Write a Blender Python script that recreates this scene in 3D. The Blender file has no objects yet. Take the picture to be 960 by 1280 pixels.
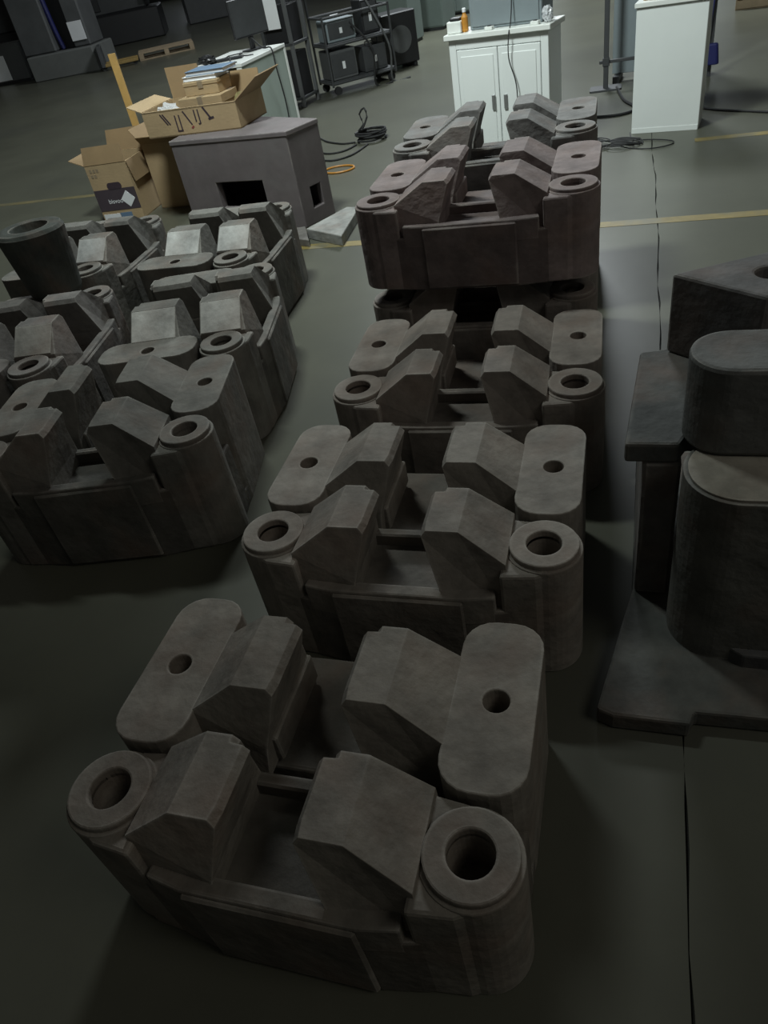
import bpy, bmesh, math, random
from mathutils import Vector, Matrix
random.seed(7)
S = bpy.context.scene
COL = S.collection
PI = math.pi

# ------------------------------------------------------------------ camera
cam_d = bpy.data.cameras.new('camera')
cam = bpy.data.objects.new('camera', cam_d); COL.objects.link(cam)
cam_d.sensor_fit = 'VERTICAL'; cam_d.sensor_height = 36.0
cam_d.lens = 912.9 / 1280 * 36.0
cam_d.clip_end = 200
R = Matrix(((0.9535178, -0.03952405, 0.29873343),
            (0.25233643, 0.64661209, -0.71987438),
            (-0.16471229, 0.76179436, 0.6265295)))
cam.matrix_world = Matrix.Translation((0, 0, 1.6)) @ R.to_4x4()
S.camera = cam

# ------------------------------------------------------------------ world, lights, exposure
w = bpy.data.worlds.new('world'); S.world = w; w.use_nodes = True
bg = w.node_tree.nodes['Background']
bg.inputs[0].default_value = (0.84, 0.86, 0.80, 1); bg.inputs[1].default_value = 0.033
def area(name, loc, target, size, power, col):
    l = bpy.data.lights.new(name, 'AREA'); l.shape = 'DISK'; l.size = size; l.energy = power; l.color = col
    o = bpy.data.objects.new(name, l); COL.objects.link(o); o.location = loc
    o.rotation_euler = (Vector(target) - Vector(loc)).to_track_quat('-Z', 'Y').to_euler()
    return o
area('flood_lamp', (-2.1, 3.5, 4.5), (-0.8, 9.0, 1.0), 0.9, 270, (0.90, 1.0, 0.97))
area('roof_light', (3.4, 0.2, 5.0), (-0.8, 1.8, 0.0), 2.2, 34, (1.0, 0.97, 0.88))
area('far_lamp', (-2.0, 13.5, 6.5), (-2.0, 12.5, 0.0), 2.5, 850, (0.90, 0.97, 1.0))
S.view_settings.view_transform = 'Standard'
S.view_settings.look = 'None'
S.view_settings.gamma = 1.0
S.view_settings.use_curve_mapping = False
S.view_settings.exposure = 0.0

# ------------------------------------------------------------------ materials
def lin(c):
    return tuple((v / 255 / 12.92) if v / 255 <= 0.04045 else ((v / 255 + 0.055) / 1.055) ** 2.4 for v in c)
def material(name, col=None, rough=0.7, metal=0.0, var=0.25, scale=6.0, bump=0.0, bscale=40.0, stain=None, stain_amt=0.5, stain_scale=3.0, use_obj=False, spec=0.5):
    m = bpy.data.materials.new(name); m.use_nodes = True
    nt = m.node_tree; n = nt.nodes; L = nt.links
    b = n['Principled BSDF']
    b.inputs['Roughness'].default_value = rough; b.inputs['Metallic'].default_value = metal
    b.inputs['Specular IOR Level'].default_value = spec
    tc = n.new('ShaderNodeTexCoord')
    if use_obj:
        oi = n.new('ShaderNodeObjectInfo'); base = oi.outputs['Color']
    else:
        rgb = n.new('ShaderNodeRGB'); rgb.outputs[0].default_value = (*col, 1); base = rgb.outputs[0]
    nz = n.new('ShaderNodeTexNoise'); nz.inputs['Scale'].default_value = scale; nz.inputs['Detail'].default_value = 6; nz.inputs['Roughness'].default_value = 0.65
    L.new(tc.outputs['Object'], nz.inputs['Vector'])
    mr = n.new('ShaderNodeMapRange'); mr.inputs[1].default_value = 0.3; mr.inputs[2].default_value = 0.7
    mr.inputs[3].default_value = 1 - var; mr.inputs[4].default_value = 1 + var
    L.new(nz.outputs[0], mr.inputs[0])
    mul = n.new('ShaderNodeMix'); mul.data_type = 'RGBA'; mul.blend_type = 'MULTIPLY'; mul.inputs[0].default_value = 1
    L.new(base, mul.inputs[6]); L.new(mr.outputs[0], mul.inputs[7])
    out = mul.outputs[2]
    if stain:
        n2 = n.new('ShaderNodeTexNoise'); n2.inputs['Scale'].default_value = stain_scale; n2.inputs['Detail'].default_value = 5
        mp = n.new('ShaderNodeMapping'); mp.inputs['Location'].default_value = (3.1, 7.7, 1.3)
        L.new(tc.outputs['Object'], mp.inputs[0]); L.new(mp.outputs[0], n2.inputs['Vector'])
        m2 = n.new('ShaderNodeMapRange'); m2.inputs[1].default_value = 0.5; m2.inputs[2].default_value = 0.72; m2.inputs[3].default_value = 0; m2.inputs[4].default_value = stain_amt
        L.new(n2.outputs[0], m2.inputs[0])
        mx = n.new('ShaderNodeMix'); mx.data_type = 'RGBA'
        L.new(m2.outputs[0], mx.inputs[0]); L.new(out, mx.inputs[6]); mx.inputs[7].default_value = (*stain, 1)
        out = mx.outputs[2]
    if use_obj:
        bv = n.new('ShaderNodeBevel'); bv.samples = 4; bv.inputs['Radius'].default_value = 0.012
        ge = n.new('ShaderNodeNewGeometry'); dt = n.new('ShaderNodeVectorMath'); dt.operation = 'DOT_PRODUCT'
        L.new(bv.outputs[0], dt.inputs[0]); L.new(ge.outputs['Normal'], dt.inputs[1])
        m4 = n.new('ShaderNodeMapRange'); m4.inputs[1].default_value = 0.985; m4.inputs[2].default_value = 0.86; m4.inputs[3].default_value = 0; m4.inputs[4].default_value = 1
        L.new(dt.outputs['Value'], m4.inputs[0])
        n5 = n.new('ShaderNodeTexNoise'); n5.inputs['Scale'].default_value = 7; L.new(tc.outputs['Object'], n5.inputs['Vector'])
        m5 = n.new('ShaderNodeMapRange'); m5.inputs[1].default_value = 0.45; m5.inputs[2].default_value = 0.62; m5.inputs[3].default_value = 0.0; m5.inputs[4].default_value = 0.75
        L.new(n5.outputs[0], m5.inputs[0])
        mm = n.new('ShaderNodeMath'); mm.operation = 'MULTIPLY'; L.new(m4.outputs[0], mm.inputs[0]); L.new(m5.outputs[0], mm.inputs[1])
        mw = n.new('ShaderNodeMix'); mw.data_type = 'RGBA'; L.new(mm.outputs[0], mw.inputs[0]); L.new(out, mw.inputs[6]); mw.inputs[7].default_value = (0.42, 0.40, 0.36, 1)
        out = mw.outputs[2]
    L.new(out, b.inputs['Base Color'])
    if bump:
        n3 = n.new('ShaderNodeTexNoise'); n3.inputs['Scale'].default_value = bscale; n3.inputs['Detail'].default_value = 4
        L.new(tc.outputs['Object'], n3.inputs['Vector'])
        bp = n.new('ShaderNodeBump'); bp.inputs['Strength'].default_value = bump; bp.inputs['Distance'].default_value = 0.02
        L.new(n3.outputs[0], bp.inputs['Height']); L.new(bp.outputs[0], b.inputs['Normal'])
    return m
M = {}
M['cast'] = material('cast_steel', rough=0.78, var=0.35, scale=8, bump=0.25, bscale=26, stain=(0.20, 0.125, 0.09), stain_amt=0.35, stain_scale=5, use_obj=True, spec=0.25)
M['block'] = material('block_steel', rough=0.7, var=0.15, scale=5, bump=0.08, bscale=14, stain=(0.17, 0.165, 0.16), stain_amt=0.4, stain_scale=4, use_obj=True, spec=0.3)
M['floor'] = material('floor_epoxy', (0.092, 0.093, 0.070), rough=0.36, var=0.16, scale=0.9, bump=0.05, bscale=3, stain=(0.068, 0.070, 0.060), stain_amt=0.6, stain_scale=0.7, spec=0.4)
M['joint'] = material('joint_dirt', (0.03, 0.03, 0.025), rough=0.9)
M['yellow'] = material('yellow_floor_paint', (0.21, 0.16, 0.05), rough=0.5, var=0.3, scale=5, stain=(0.13, 0.13, 0.10), stain_amt=0.9, stain_scale=4)
M['white'] = material('white_enamel', (0.78, 0.815, 0.80), rough=0.4, var=0.03, scale=2)
M['greenwhite'] = material('pale_green_laminate', (0.36, 0.42, 0.38), rough=0.5, var=0.04)
M['lid'] = material('white_edge_laminate', (0.76, 0.78, 0.75), rough=0.4, var=0.03)
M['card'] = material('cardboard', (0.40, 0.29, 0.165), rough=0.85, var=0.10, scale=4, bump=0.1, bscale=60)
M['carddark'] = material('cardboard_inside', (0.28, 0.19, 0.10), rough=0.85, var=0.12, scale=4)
M['print'] = material('dark_print', (0.045, 0.03, 0.04), rough=0.7, var=0.1)
M['purpleprint'] = material('purple_print', (0.06, 0.045, 0.055), rough=0.7, var=0.1)
M['paper'] = material('white_paper', (0.75, 0.76, 0.78), rough=0.6, var=0.03)
M['blue'] = material('blue_plastic', (0.014, 0.017, 0.10), rough=0.5, var=0.1)
M['bluegrey'] = material('blue_grey_panel', (0.20, 0.235, 0.25), rough=0.6, var=0.05)
M['folder'] = material('blue_folder', (0.13, 0.20, 0.30), rough=0.5, var=0.05)
M['black'] = material('black_plastic', (0.018, 0.018, 0.02), rough=0.45, var=0.1)
M['rubber'] = material('black_rubber', (0.015, 0.015, 0.016), rough=0.7, var=0.1)
M['darkmetal'] = material('dark_painted_metal', (0.05, 0.052, 0.055), rough=0.5, var=0.15)
M['machine'] = material('machine_grey', (0.085, 0.088, 0.09), rough=0.6, var=0.2, scale=2)
M['plinth'] = material('concrete_plinth', (0.13, 0.135, 0.13), rough=0.85, var=0.15, scale=2)
M['locker'] = material('grey_green_enamel', (0.17, 0.21, 0.195), rough=0.5, var=0.06)
M['wood'] = material('pallet_wood', (0.26, 0.20, 0.13), rough=0.85, var=0.2, scale=8)
M['orange'] = material('orange_plastic', (0.50, 0.22, 0.03), rough=0.5, var=0.1)
M['dullyellow'] = material('dull_yellow_enamel', (0.24, 0.16, 0.05), rough=0.6, var=0.2)
M['chrome'] = material('bare_steel', (0.45, 0.46, 0.46), rough=0.35, metal=0.8, var=0.05)
M['wall'] = material('wall_paint', (0.06, 0.065, 0.06), rough=0.9, var=0.2, scale=0.5)
def clear_film():
    m = bpy.data.materials.new('clear_film'); m.use_nodes = True
    b = m.node_tree.nodes['Principled BSDF']; b.inputs['Base Color'].default_value = (0.8, 0.82, 0.85, 1)
    b.inputs['Roughness'].default_value = 0.25; b.inputs['Alpha'].default_value = 0.55
    return m
M['film'] = clear_film()

# ------------------------------------------------------------------ mesh helpers
def finish(bm, bevel=0.0, seg=2, ang=32):
    bmesh.ops.remove_doubles(bm, verts=bm.verts, dist=1e-6)
    bmesh.ops.recalc_face_normals(bm, faces=bm.faces)
    if bevel:
        es = [e for e in bm.edges if len(e.link_faces) == 2 and e.calc_face_angle(0) > math.radians(ang)]
        if es: bmesh.ops.bevel(bm, geom=es, offset=bevel, segments=seg, affect='EDGES', profile=0.5, clamp_overlap=True)
    return bm
def to_mesh(name, bm, mat, smooth=False):
    me = bpy.data.meshes.new(name); bm.to_mesh(me); bm.free()
    me.materials.append(mat)
    if smooth:
        for p in me.polygons: p.use_smooth = True
    return me
def add(name, me, parent=None, loc=(0, 0, 0), rot=(0, 0, 0), color=None):
    o = bpy.data.objects.new(name, me); COL.objects.link(o)
    o.location = loc; o.rotation_euler = rot
    if parent: o.parent = parent
    if color: o.color = (*color, 1)
    return o
def obj(name, bm, mat, parent=None, loc=(0, 0, 0), rot=(0, 0, 0), color=None, smooth=False):
    return add(name, to_mesh(name, bm, mat, smooth), parent, loc, rot, color)
def tag(o, label, cat, group=None):
    o['label'] = label; o['category'] = cat
    if group: o['group'] = group
    return o
def thing(name, label, cat, loc=(0, 0, 0), rz=0, group=None):
    o = bpy.data.objects.new(name, None); COL.objects.link(o)
    o.empty_display_size = 0.1
    o.location = loc; o.rotation_euler = (0, 0, rz)
    return tag(o, label, cat, group)
def struct(o):
    o['kind'] = 'structure'; return o
def circle(cx, cy, r, n=28, a0=0.0):
    return [(cx + r * math.cos(a0 + 2 * PI * i / n), cy + r * math.sin(a0 + 2 * PI * i / n)) for i in range(n)]
def prism_into(bm, outline, z0, z1, holes=(), depth=None, top=None):
    """vertical prism of a plan outline with through (or blind) holes; top = outline at z1 when it tapers"""
    loops = [list(outline)] + [list(h) for h in holes]
    tops = [list(top) if top else list(outline)] + [list(h) for h in holes]
    T = []; B = []
    for k, lp in enumerate(loops):
        tv = [bm.verts.new((x, y, z1)) for x, y in tops[k]]
        zb = z0 if k == 0 or depth is None else z1 - depth
        bv = [bm.verts.new((x, y, zb)) for x, y in lp]
        T.append(tv); B.append(bv)
        n = len(lp)
        for i in range(n):
            bm.faces.new((bv[i], bv[(i + 1) % n], tv[(i + 1) % n], tv[i]))
    def fill(rings):
        es = []
        for r in rings:
            for i in range(len(r)):
                e = bm.edges.get((r[i], r[(i + 1) % len(r)]))
                es.append(e)
        bmesh.ops.triangle_fill(bm, use_beauty=True, use_dissolve=False, edges=es)
    if len(loops) == 1:
        bm.faces.new(T[0]); bm.faces.new(list(reversed(B[0])))
    else:
        fill(T)
        if depth is None: fill(B)
        else:
            bm.faces.new(list(reversed(B[0])))
            for b in B[1:]: bm.faces.new(b)
    return bm
def prism(outline, z0, z1, holes=(), depth=None, bevel=0.0, top=None):
    return finish(prism_into(bmesh.new(), outline, z0, z1, holes, depth, top), bevel)
def box_into(bm, x0, x1, y0, y1, z0, z1):
    return prism_into(bm, [(x0, y0), (x1, y0), (x1, y1), (x0, y1)], z0, z1)
def box(x0, x1, y0, y1, z0, z1, bevel=0.0, seg=1):
    return finish(box_into(bmesh.new(), x0, x1, y0, y1, z0, z1), bevel, seg)
def tube(pts, r, n=6, cyclic=False):
    bm = bmesh.new(); pts = [Vector(p) for p in pts]; rings = []
    up = Vector((0.13, 0.21, 1)).normalized()
    for i, p in enumerate(pts):
        d = (pts[min(i + 1, len(pts) - 1)] - pts[max(i - 1, 0)]).normalized()
        s = d.cross(up)
        if s.length < 1e-3: s = d.cross(Vector((1, 0, 0)))
        s.normalize(); t = s.cross(d)
        rings.append([bm.verts.new(p + r * (math.cos(2 * PI * k / n) * s + math.sin(2 * PI * k / n) * t)) for k in range(n)])
    for a, b in zip(rings, rings[1:]):
        for k in range(n): bm.faces.new((a[k], a[(k + 1) % n], b[(k + 1) % n], b[k]))
    bm.faces.new(rings[0]); bm.faces.new(list(reversed(rings[-1])))
    return finish(bm)
def smooth_path(pts, k=6):
    P = [Vector(p) for p in pts]; out = []
    for i in range(len(P) - 1):
        p0, p1, p2, p3 = P[max(i - 1, 0)], P[i], P[i + 1], P[min(i + 2, len(P) - 1)]
        for j in range(k):
            t = j / k
            out.append(0.5 * ((2 * p1) + (p2 - p0) * t + (2 * p0 - 5 * p1 + 4 * p2 - p3) * t * t + (3 * p1 - p0 - 3 * p2 + p3) * t ** 3))
    out.append(P[-1]); return out
def lathe(prof, n=24):
    bm = bmesh.new(); rings = []
    for r, z in prof:
        rings.append([bm.verts.new((max(r, 1e-4) * math.cos(2 * PI * k / n), max(r, 1e-4) * math.sin(2 * PI * k / n), z)) for k in range(n)])
    for a, b in zip(rings, rings[1:]):
        for k in range(n): bm.faces.new((a[k], a[(k + 1) % n], b[(k + 1) % n], b[k]))
    bm.faces.new(list(reversed(rings[0]))); bm.faces.new(rings[-1])
    return finish(bm)

# ------------------------------------------------------------------ the setting
JX = 0.17
fl = struct(obj('floor', box(-60, 14, -4, 60, -0.20, -0.012), M['joint']))
def slab(x0, x1, side):
    ys = [-4 + i * 0.1 for i in range(641)]
    edge = [(JX + side * 0.0025 + 0.007 * math.sin(y * 1.7) + 0.004 * math.sin(y * 6.1 + 1) + (0.003 * math.sin(y * 17) if side > 0 else 0) + random.uniform(-.0015, .0015), y) for y in ys]
    far = x1 if side > 0 else x0
    pts = edge + [(far, 60), (far, -4)]
    if side < 0: pts = list(reversed(pts))
    return prism(pts, -0.012, 0.0)
obj('slab', slab(-60, JX, -1), M['floor'], fl); obj('slab', slab(JX, 14, 1), M['floor'], fl)
struct(obj('trim_1', box(-3.4, 6, 4.42, 4.505, 0, 0.0015), M['yellow']))
struct(obj('trim_2', box(0.45, 1.1, 5.95, 6.03, 0, 0.0015), M['yellow']))
M['fadedyellow'] = material('worn_yellow_paint', (0.16, 0.135, 0.065), rough=0.5, var=0.3, scale=3, stain=(0.09, 0.092, 0.07), stain_amt=0.95, stain_scale=2)
struct(obj('trim_3', box(-7.6, -4.3, 6.2, 6.28, 0, 0.0015), M['fadedyellow']))
struct(obj('wall_back', box(-60, 14, 40, 40.3, 0, 9), M['wall']))
M['daylight'] = bpy.data.materials.new('window_daylight'); M['daylight'].use_nodes = True  # glow for the added panes
_b = M['daylight'].node_tree.nodes['Principled BSDF']; _b.inputs['Base Color'].default_value = (0.5, 0.52, 0.55, 1); _b.inputs['Emission Color'].default_value = (0.85, 0.94, 1.0, 1); _b.inputs['Emission Strength'].default_value = 1.3
for k, x in enumerate((-26, -19, -12, -5, 2, 9)):  # unseen windows above the view, added so the floor picks up sheen
    wn = struct(obj('window_%d' % (k + 1), box(x - 2.1, x + 2.1, 39.93, 39.99, 3.4, 7.4), M['darkmetal']))
    for i in range(3):
        for j in range(2): obj('pane', box(x - 1.98 + i * 1.34, x - 0.70 + i * 1.34, 39.90, 39.93, 3.5 + j * 1.95, 5.35 + j * 1.95), M['daylight'], wn)
struct(obj('wall_left', box(-46, -45.7, -4, 40, 0, 9), M['wall']))

# ------------------------------------------------------------------ track shoe
BOSS = 0.38; HORN = 0.456; LIP = 0.295
def mirror(pts, s): return [(s * x, y) for x, y in (pts if s > 0 else reversed(pts))]
def rounded(x0, x1, y0, y1, r, n=5):
    out = []
    for cx, cy, a in ((x1 - r, y0 + r, -PI / 2), (x1 - r, y1 - r, 0), (x0 + r, y1 - r, PI / 2), (x0 + r, y0 + r, PI)):
        for i in range(n + 1):
            t = a + PI / 2 * i / n; out.append((cx + r * math.cos(t), cy + r * math.sin(t)))
    return out
def horn_mesh(s, y0, y1, notch_back=True):
    bm = bmesh.new()
    prof = [(0.118, 0.215), (0.110, 0.30), (0.070, 0.440), (0.082, HORN), (0.165, HORN), (0.276, 0.376), (0.282, 0.215)]
    secs = [(y0 - 0.022, 1), (y0, 0)]
    # a section every step along y; low profile points flare outwards at both ends (casting draft)
    def ring(y, flare, inset):
        vs = []
        for x, z in prof:
            f = (-0.27 * (HORN - z) if x < 0.2 or z > 0.3 else -0.035) if flare < 0 else flare * (0.0 if x > 0.13 else (0.035 if z < 0.25 else (0.022 if z < 0.4 else 0.0)))
            xx = x + (inset if x < 0.13 and z > 0.4 else 0)
            vs.append(bm.verts.new((s * xx, y + f, z)))
        return vs
    ys = [(y0, -1, 0.004), (y0 + 0.03, -1, 0), (y1 - 0.018, 0, 0), (y1 - 0.016, 0, 0.028), (y1, 1, 0.028)]
    rs = [ring(*a) for a in ys]
    n = len(prof)
    for a, b in zip(rs, rs[1:]):
        for i in range(n): bm.faces.new((a[i], a[(i + 1) % n], b[(i + 1) % n], b[i]))
    bm.faces.new(rs[0]); bm.faces.new(list(reversed(rs[-1])))
    return finish(bm, 0.008, 2, 25)
def shoe_parts():
    P = []
    # body: front half, low web, rear half, joined as one casting
    half = [(0.173, -0.125), (0.255, -0.112), (0.365, -0.085), (0.432, -0.02), (0.436, 0.125)]
    front = half + [(-x, y) for x, y in reversed(half)]
    rear = [(-0.436, 0.195), (0.436, 0.195), (0.438, 0.42), (0.40, 0.50), (-0.40, 0.50), (-0.438, 0.42)]
    bm = bmesh.new()
    prism_into(bm, front, 0.0, 0.245)
    prism_into(bm, rear, 0.0, 0.20)
    prism_into(bm, [(-0.436, 0.12), (0.436, 0.12), (0.436, 0.20), (-0.436, 0.20)], 0.0, 0.06)
    P.append(('body', to_mesh('body', finish(bm, 0.008, 2), M['cast']), 0))
    lip = [(0.172, -0.126), (0.25, -0.113), (0.245, -0.075), (0.17, -0.088)]
    lipp = [(-x, y) for x, y in reversed(lip[:2])] + lip[:2] + lip[2:] + [(-x, y) for x, y in reversed(lip[2:])]
    P.append(('front_lip', to_mesh('front_lip', prism(lipp, 0.20, LIP, bevel=0.006), M['cast']), 0))
    P.append(('front_panel', to_mesh('front_panel', box(-0.171, 0.171, -0.134, -0.118, 0.012, 0.285, 0.005), M['cast']), 0))
    P.append(('cross_bar', to_mesh('cross_bar', box(-0.12, 0.12, 0.105, 0.135, 0.20, 0.285, 0.005), M['cast']), 0))
    for s in (-1, 1):
        P.append(('guide_horn', to_mesh('guide_horn', horn_mesh(s, -0.060, 0.108), M['cast']), 0))
        P.append(('guide_horn', to_mesh('guide_horn', horn_mesh(s, 0.215, 0.405), M['cast']), 0))
        # inner rail under the rear horn
        r = box(min(s * 0.10, s * 0.125), max(s * 0.10, s * 0.125), 0.20, 0.43, 0.22, 0.30, 0.004)
        P.append(('rail', to_mesh('rail', r, M['cast']), 0))
        cx = s * 0.358
        bm = bmesh.new()
        prism_into(bm, circle(cx, 0, 0.092, 36), 0.0, 0.366, [circle(cx, 0, 0.0425, 28)], depth=0.20)
        P.append(('pin_boss', to_mesh('pin_boss', finish(bm, 0.004, 2, 40), M['cast']), 0))
        ring = prism(circle(cx, 0, 0.084, 36), 0.35, BOSS, [circle(cx, 0, 0.0425, 28)], bevel=0.004)
        P.append(('boss_face', to_mesh('boss_face', ring, M['cast']), 0))
        # web between boss and horn
        web = mirror([(0.262, -0.108), (0.345, -0.100), (0.42, -0.06), (0.435, 0.0), (0.41, 0.06), (0.34, 0.095), (0.262, 0.105)], s)
        P.append(('boss_web', to_mesh('boss_web', prism(web, 0.0, 0.362, [circle(cx, 0, 0.0435, 28)] , depth=0.2, bevel=0.008), M['cast']), 0))
        # rear lug: rounded plate with a small pin hole
        out = rounded(0.268, 0.438, 0.105, 0.508, 0.066)
        hole = circle(0.358, 0.305, 0.027, 20)
        if s < 0:
            out = mirror(out, -1); hole = mirror(hole, -1)
        P.append(('pin_lug', to_mesh('pin_lug', prism(out, 0.0, BOSS, [hole], depth=0.16, bevel=0.007), M['cast']), 0))
    return P
SHOE = shoe_parts()
protos = {}
GROUPM = 'track shoes in the middle row'
GROUPL = 'track shoes in the left block'
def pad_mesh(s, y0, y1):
    # thin paler pad on the outer slope of a horn
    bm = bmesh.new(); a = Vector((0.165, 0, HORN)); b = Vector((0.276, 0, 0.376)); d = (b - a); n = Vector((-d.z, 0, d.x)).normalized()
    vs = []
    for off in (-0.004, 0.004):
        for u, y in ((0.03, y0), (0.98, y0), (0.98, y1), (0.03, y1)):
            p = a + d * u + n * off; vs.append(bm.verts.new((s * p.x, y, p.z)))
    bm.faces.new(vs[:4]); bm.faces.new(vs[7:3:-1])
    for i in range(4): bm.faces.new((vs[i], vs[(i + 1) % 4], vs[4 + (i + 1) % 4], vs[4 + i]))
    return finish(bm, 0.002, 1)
PADS = [('slope_pad', to_mesh('slope_pad', pad_mesh(-1, a, b), M['cast'])) for a, b in ((-0.064, 0.104), (0.211, 0.401))]
def place_shoe(label, loc, rz=0.0, zs=1.0, color=(0.2, 0.19, 0.17), tints=None, group=GROUPM, tilt=(0, 0), pads=None):
    t = thing('track_shoe', label, 'track shoe', loc, rz, group)
    t.rotation_euler = (tilt[0], tilt[1], rz)
    t.scale = (1, 1, zs)
    rnd = random.Random(label)
    for nm, me, k in SHOE:
        v = rnd.uniform(0.9, 1.1)
        c = tuple(v * x for x in color)
        k_ = {'body': 0.60, 'cross_bar': 0.55, 'rail': 0.9, 'front_lip': 0.75, 'front_panel': 0.68}.get(nm, 1.0)   # body, bar, rail and front parts darker than bosses, horns and lugs
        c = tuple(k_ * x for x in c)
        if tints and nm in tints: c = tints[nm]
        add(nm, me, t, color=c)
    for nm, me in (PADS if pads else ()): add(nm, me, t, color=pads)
    return t
BR = (0.215, 0.195, 0.165); BR2 = (0.20, 0.175, 0.155); GR = (0.15, 0.144, 0.128); DK = (0.085, 0.088, 0.082)
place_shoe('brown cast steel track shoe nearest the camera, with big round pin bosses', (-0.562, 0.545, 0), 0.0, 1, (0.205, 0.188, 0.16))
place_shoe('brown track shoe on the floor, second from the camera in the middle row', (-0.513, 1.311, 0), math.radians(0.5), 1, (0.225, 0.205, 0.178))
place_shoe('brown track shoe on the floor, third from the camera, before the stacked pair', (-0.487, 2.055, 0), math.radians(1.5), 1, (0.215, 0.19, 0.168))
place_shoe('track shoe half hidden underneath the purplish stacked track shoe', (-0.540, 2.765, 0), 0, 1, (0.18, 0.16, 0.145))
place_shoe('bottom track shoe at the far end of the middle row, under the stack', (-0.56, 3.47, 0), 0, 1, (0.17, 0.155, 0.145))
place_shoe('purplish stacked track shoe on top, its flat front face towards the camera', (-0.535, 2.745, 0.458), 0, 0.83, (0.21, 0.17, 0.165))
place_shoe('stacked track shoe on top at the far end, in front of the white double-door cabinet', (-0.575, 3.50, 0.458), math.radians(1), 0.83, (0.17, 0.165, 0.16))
# left block
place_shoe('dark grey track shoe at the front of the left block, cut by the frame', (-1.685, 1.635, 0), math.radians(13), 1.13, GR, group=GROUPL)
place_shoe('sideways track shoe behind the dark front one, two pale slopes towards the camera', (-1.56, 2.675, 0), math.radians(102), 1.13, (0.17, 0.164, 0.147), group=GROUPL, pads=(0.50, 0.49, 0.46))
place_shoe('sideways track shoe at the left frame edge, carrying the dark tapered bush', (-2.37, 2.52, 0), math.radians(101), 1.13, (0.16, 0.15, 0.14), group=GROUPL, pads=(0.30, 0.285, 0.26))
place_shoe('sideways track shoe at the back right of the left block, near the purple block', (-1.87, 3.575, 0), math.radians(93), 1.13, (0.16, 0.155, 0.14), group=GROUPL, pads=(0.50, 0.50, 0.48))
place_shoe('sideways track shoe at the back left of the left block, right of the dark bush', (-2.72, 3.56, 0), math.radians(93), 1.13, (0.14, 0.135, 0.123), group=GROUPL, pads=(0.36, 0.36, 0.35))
# the dark bush
bt = thing('tapered_bush', 'dark tapered cast bush with a recessed oval top, standing on a track shoe', 'bush', (-2.66, 2.90, 0.43), math.radians(10))
bt.scale = (0.95, 0.85, 1.12)
obj('shell', lathe([(0.125, 0), (0.135, 0.02), (0.165, 0.22), (0.172, 0.27), (0.16, 0.285), (0.13, 0.288), (0.098, 0.286), (0.085, 0.24)], 36), M['cast'], bt, color=(0.06, 0.065, 0.058))
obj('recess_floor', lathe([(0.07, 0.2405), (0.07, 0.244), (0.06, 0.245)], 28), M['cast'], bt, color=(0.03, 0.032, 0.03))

# ------------------------------------------------------------------ right-hand castings
rc = thing('drum_casting', 'large dark casting with a round drum on a base plate, at the right frame edge', 'casting')
obj('base_plate', prism([(-0.02, 1.09), (0.02, 1.075), (0.19, 1.075), (0.2, 1.11), (0.95, 1.13), (0.95, 2.15), (0.07, 2.15), (0.06, 1.5)], 0, 0.055, bevel=0.008), M['cast'], rc, color=(0.095, 0.098, 0.09))
obj('foot', prism([(0.215, 1.33), (0.31, 1.255), (0.60, 1.25), (0.62, 1.5), (0.215, 1.5)], 0.05, 0.10, bevel=0.006), M['cast'], rc, color=(0.10, 0.104, 0.105))
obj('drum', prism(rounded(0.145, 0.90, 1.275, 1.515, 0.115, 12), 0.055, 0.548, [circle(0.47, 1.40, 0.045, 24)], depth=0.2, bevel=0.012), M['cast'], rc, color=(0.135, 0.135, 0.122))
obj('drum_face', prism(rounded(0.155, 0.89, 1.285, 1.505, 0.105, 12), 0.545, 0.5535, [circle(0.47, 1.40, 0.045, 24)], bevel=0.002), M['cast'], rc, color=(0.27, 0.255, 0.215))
obj('side_slab', box(0.065, 0.15, 1.48, 1.95, 0.055, 0.50, 0.008), M['cast'], rc, color=(0.155, 0.145, 0.135))
uc = thing('upper_casting', 'dark casting stacked on the side slab, with a low drum and an angular block', 'casting')
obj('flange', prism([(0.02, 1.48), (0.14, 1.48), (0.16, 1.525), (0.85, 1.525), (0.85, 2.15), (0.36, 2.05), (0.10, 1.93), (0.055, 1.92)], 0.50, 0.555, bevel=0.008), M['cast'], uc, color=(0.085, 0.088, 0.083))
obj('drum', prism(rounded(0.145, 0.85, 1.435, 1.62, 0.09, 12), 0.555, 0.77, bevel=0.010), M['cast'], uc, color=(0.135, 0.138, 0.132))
obj('corner_block', prism([(0.12, 1.92), (0.32, 1.76), (0.80, 1.88), (0.78, 2.14), (0.36, 2.03)], 0.555, 0.775, [circle(0.345, 1.90, 0.035, 20)], depth=0.12, bevel=0.008), M['cast'], uc, color=(0.125, 0.122, 0.12))

# ------------------------------------------------------------------ purple block with openings
pb = thing('machined_block', 'purplish brown steel block with a rectangular opening, carrying an open carton', 'steel block')
PBc = (0.15, 0.13, 0.132)
def wall_panel(name, a, b, h, holes, th, parent, color):
    """upright slab from plan point a to b, thickness th inwards (left of a->b), with rectangular holes (u0,u1,z0,z1)"""
    a = Vector((*a, 0)); b = Vector((*b, 0)); L_ = (b - a).length; ang = math.atan2(b.y - a.y, b.x - a.x)
    bm = prism_into(bmesh.new(), [(0, 0), (L_, 0), (L_, h), (0, h)], 0, th, [[(u0, z0), (u1, z0), (u1, z1), (u0, z1)] for u0, u1, z0, z1 in holes])
    # plan x -> along, plan y -> up, extrusion -> inwards
    for v in bm.verts: v.co = Vector((v.co.x, v.co.z, v.co.y))
    finish(bm, 0.006, 2)
    return obj(name, bm, M['block'], parent, a, (0, 0, ang), color)
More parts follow.
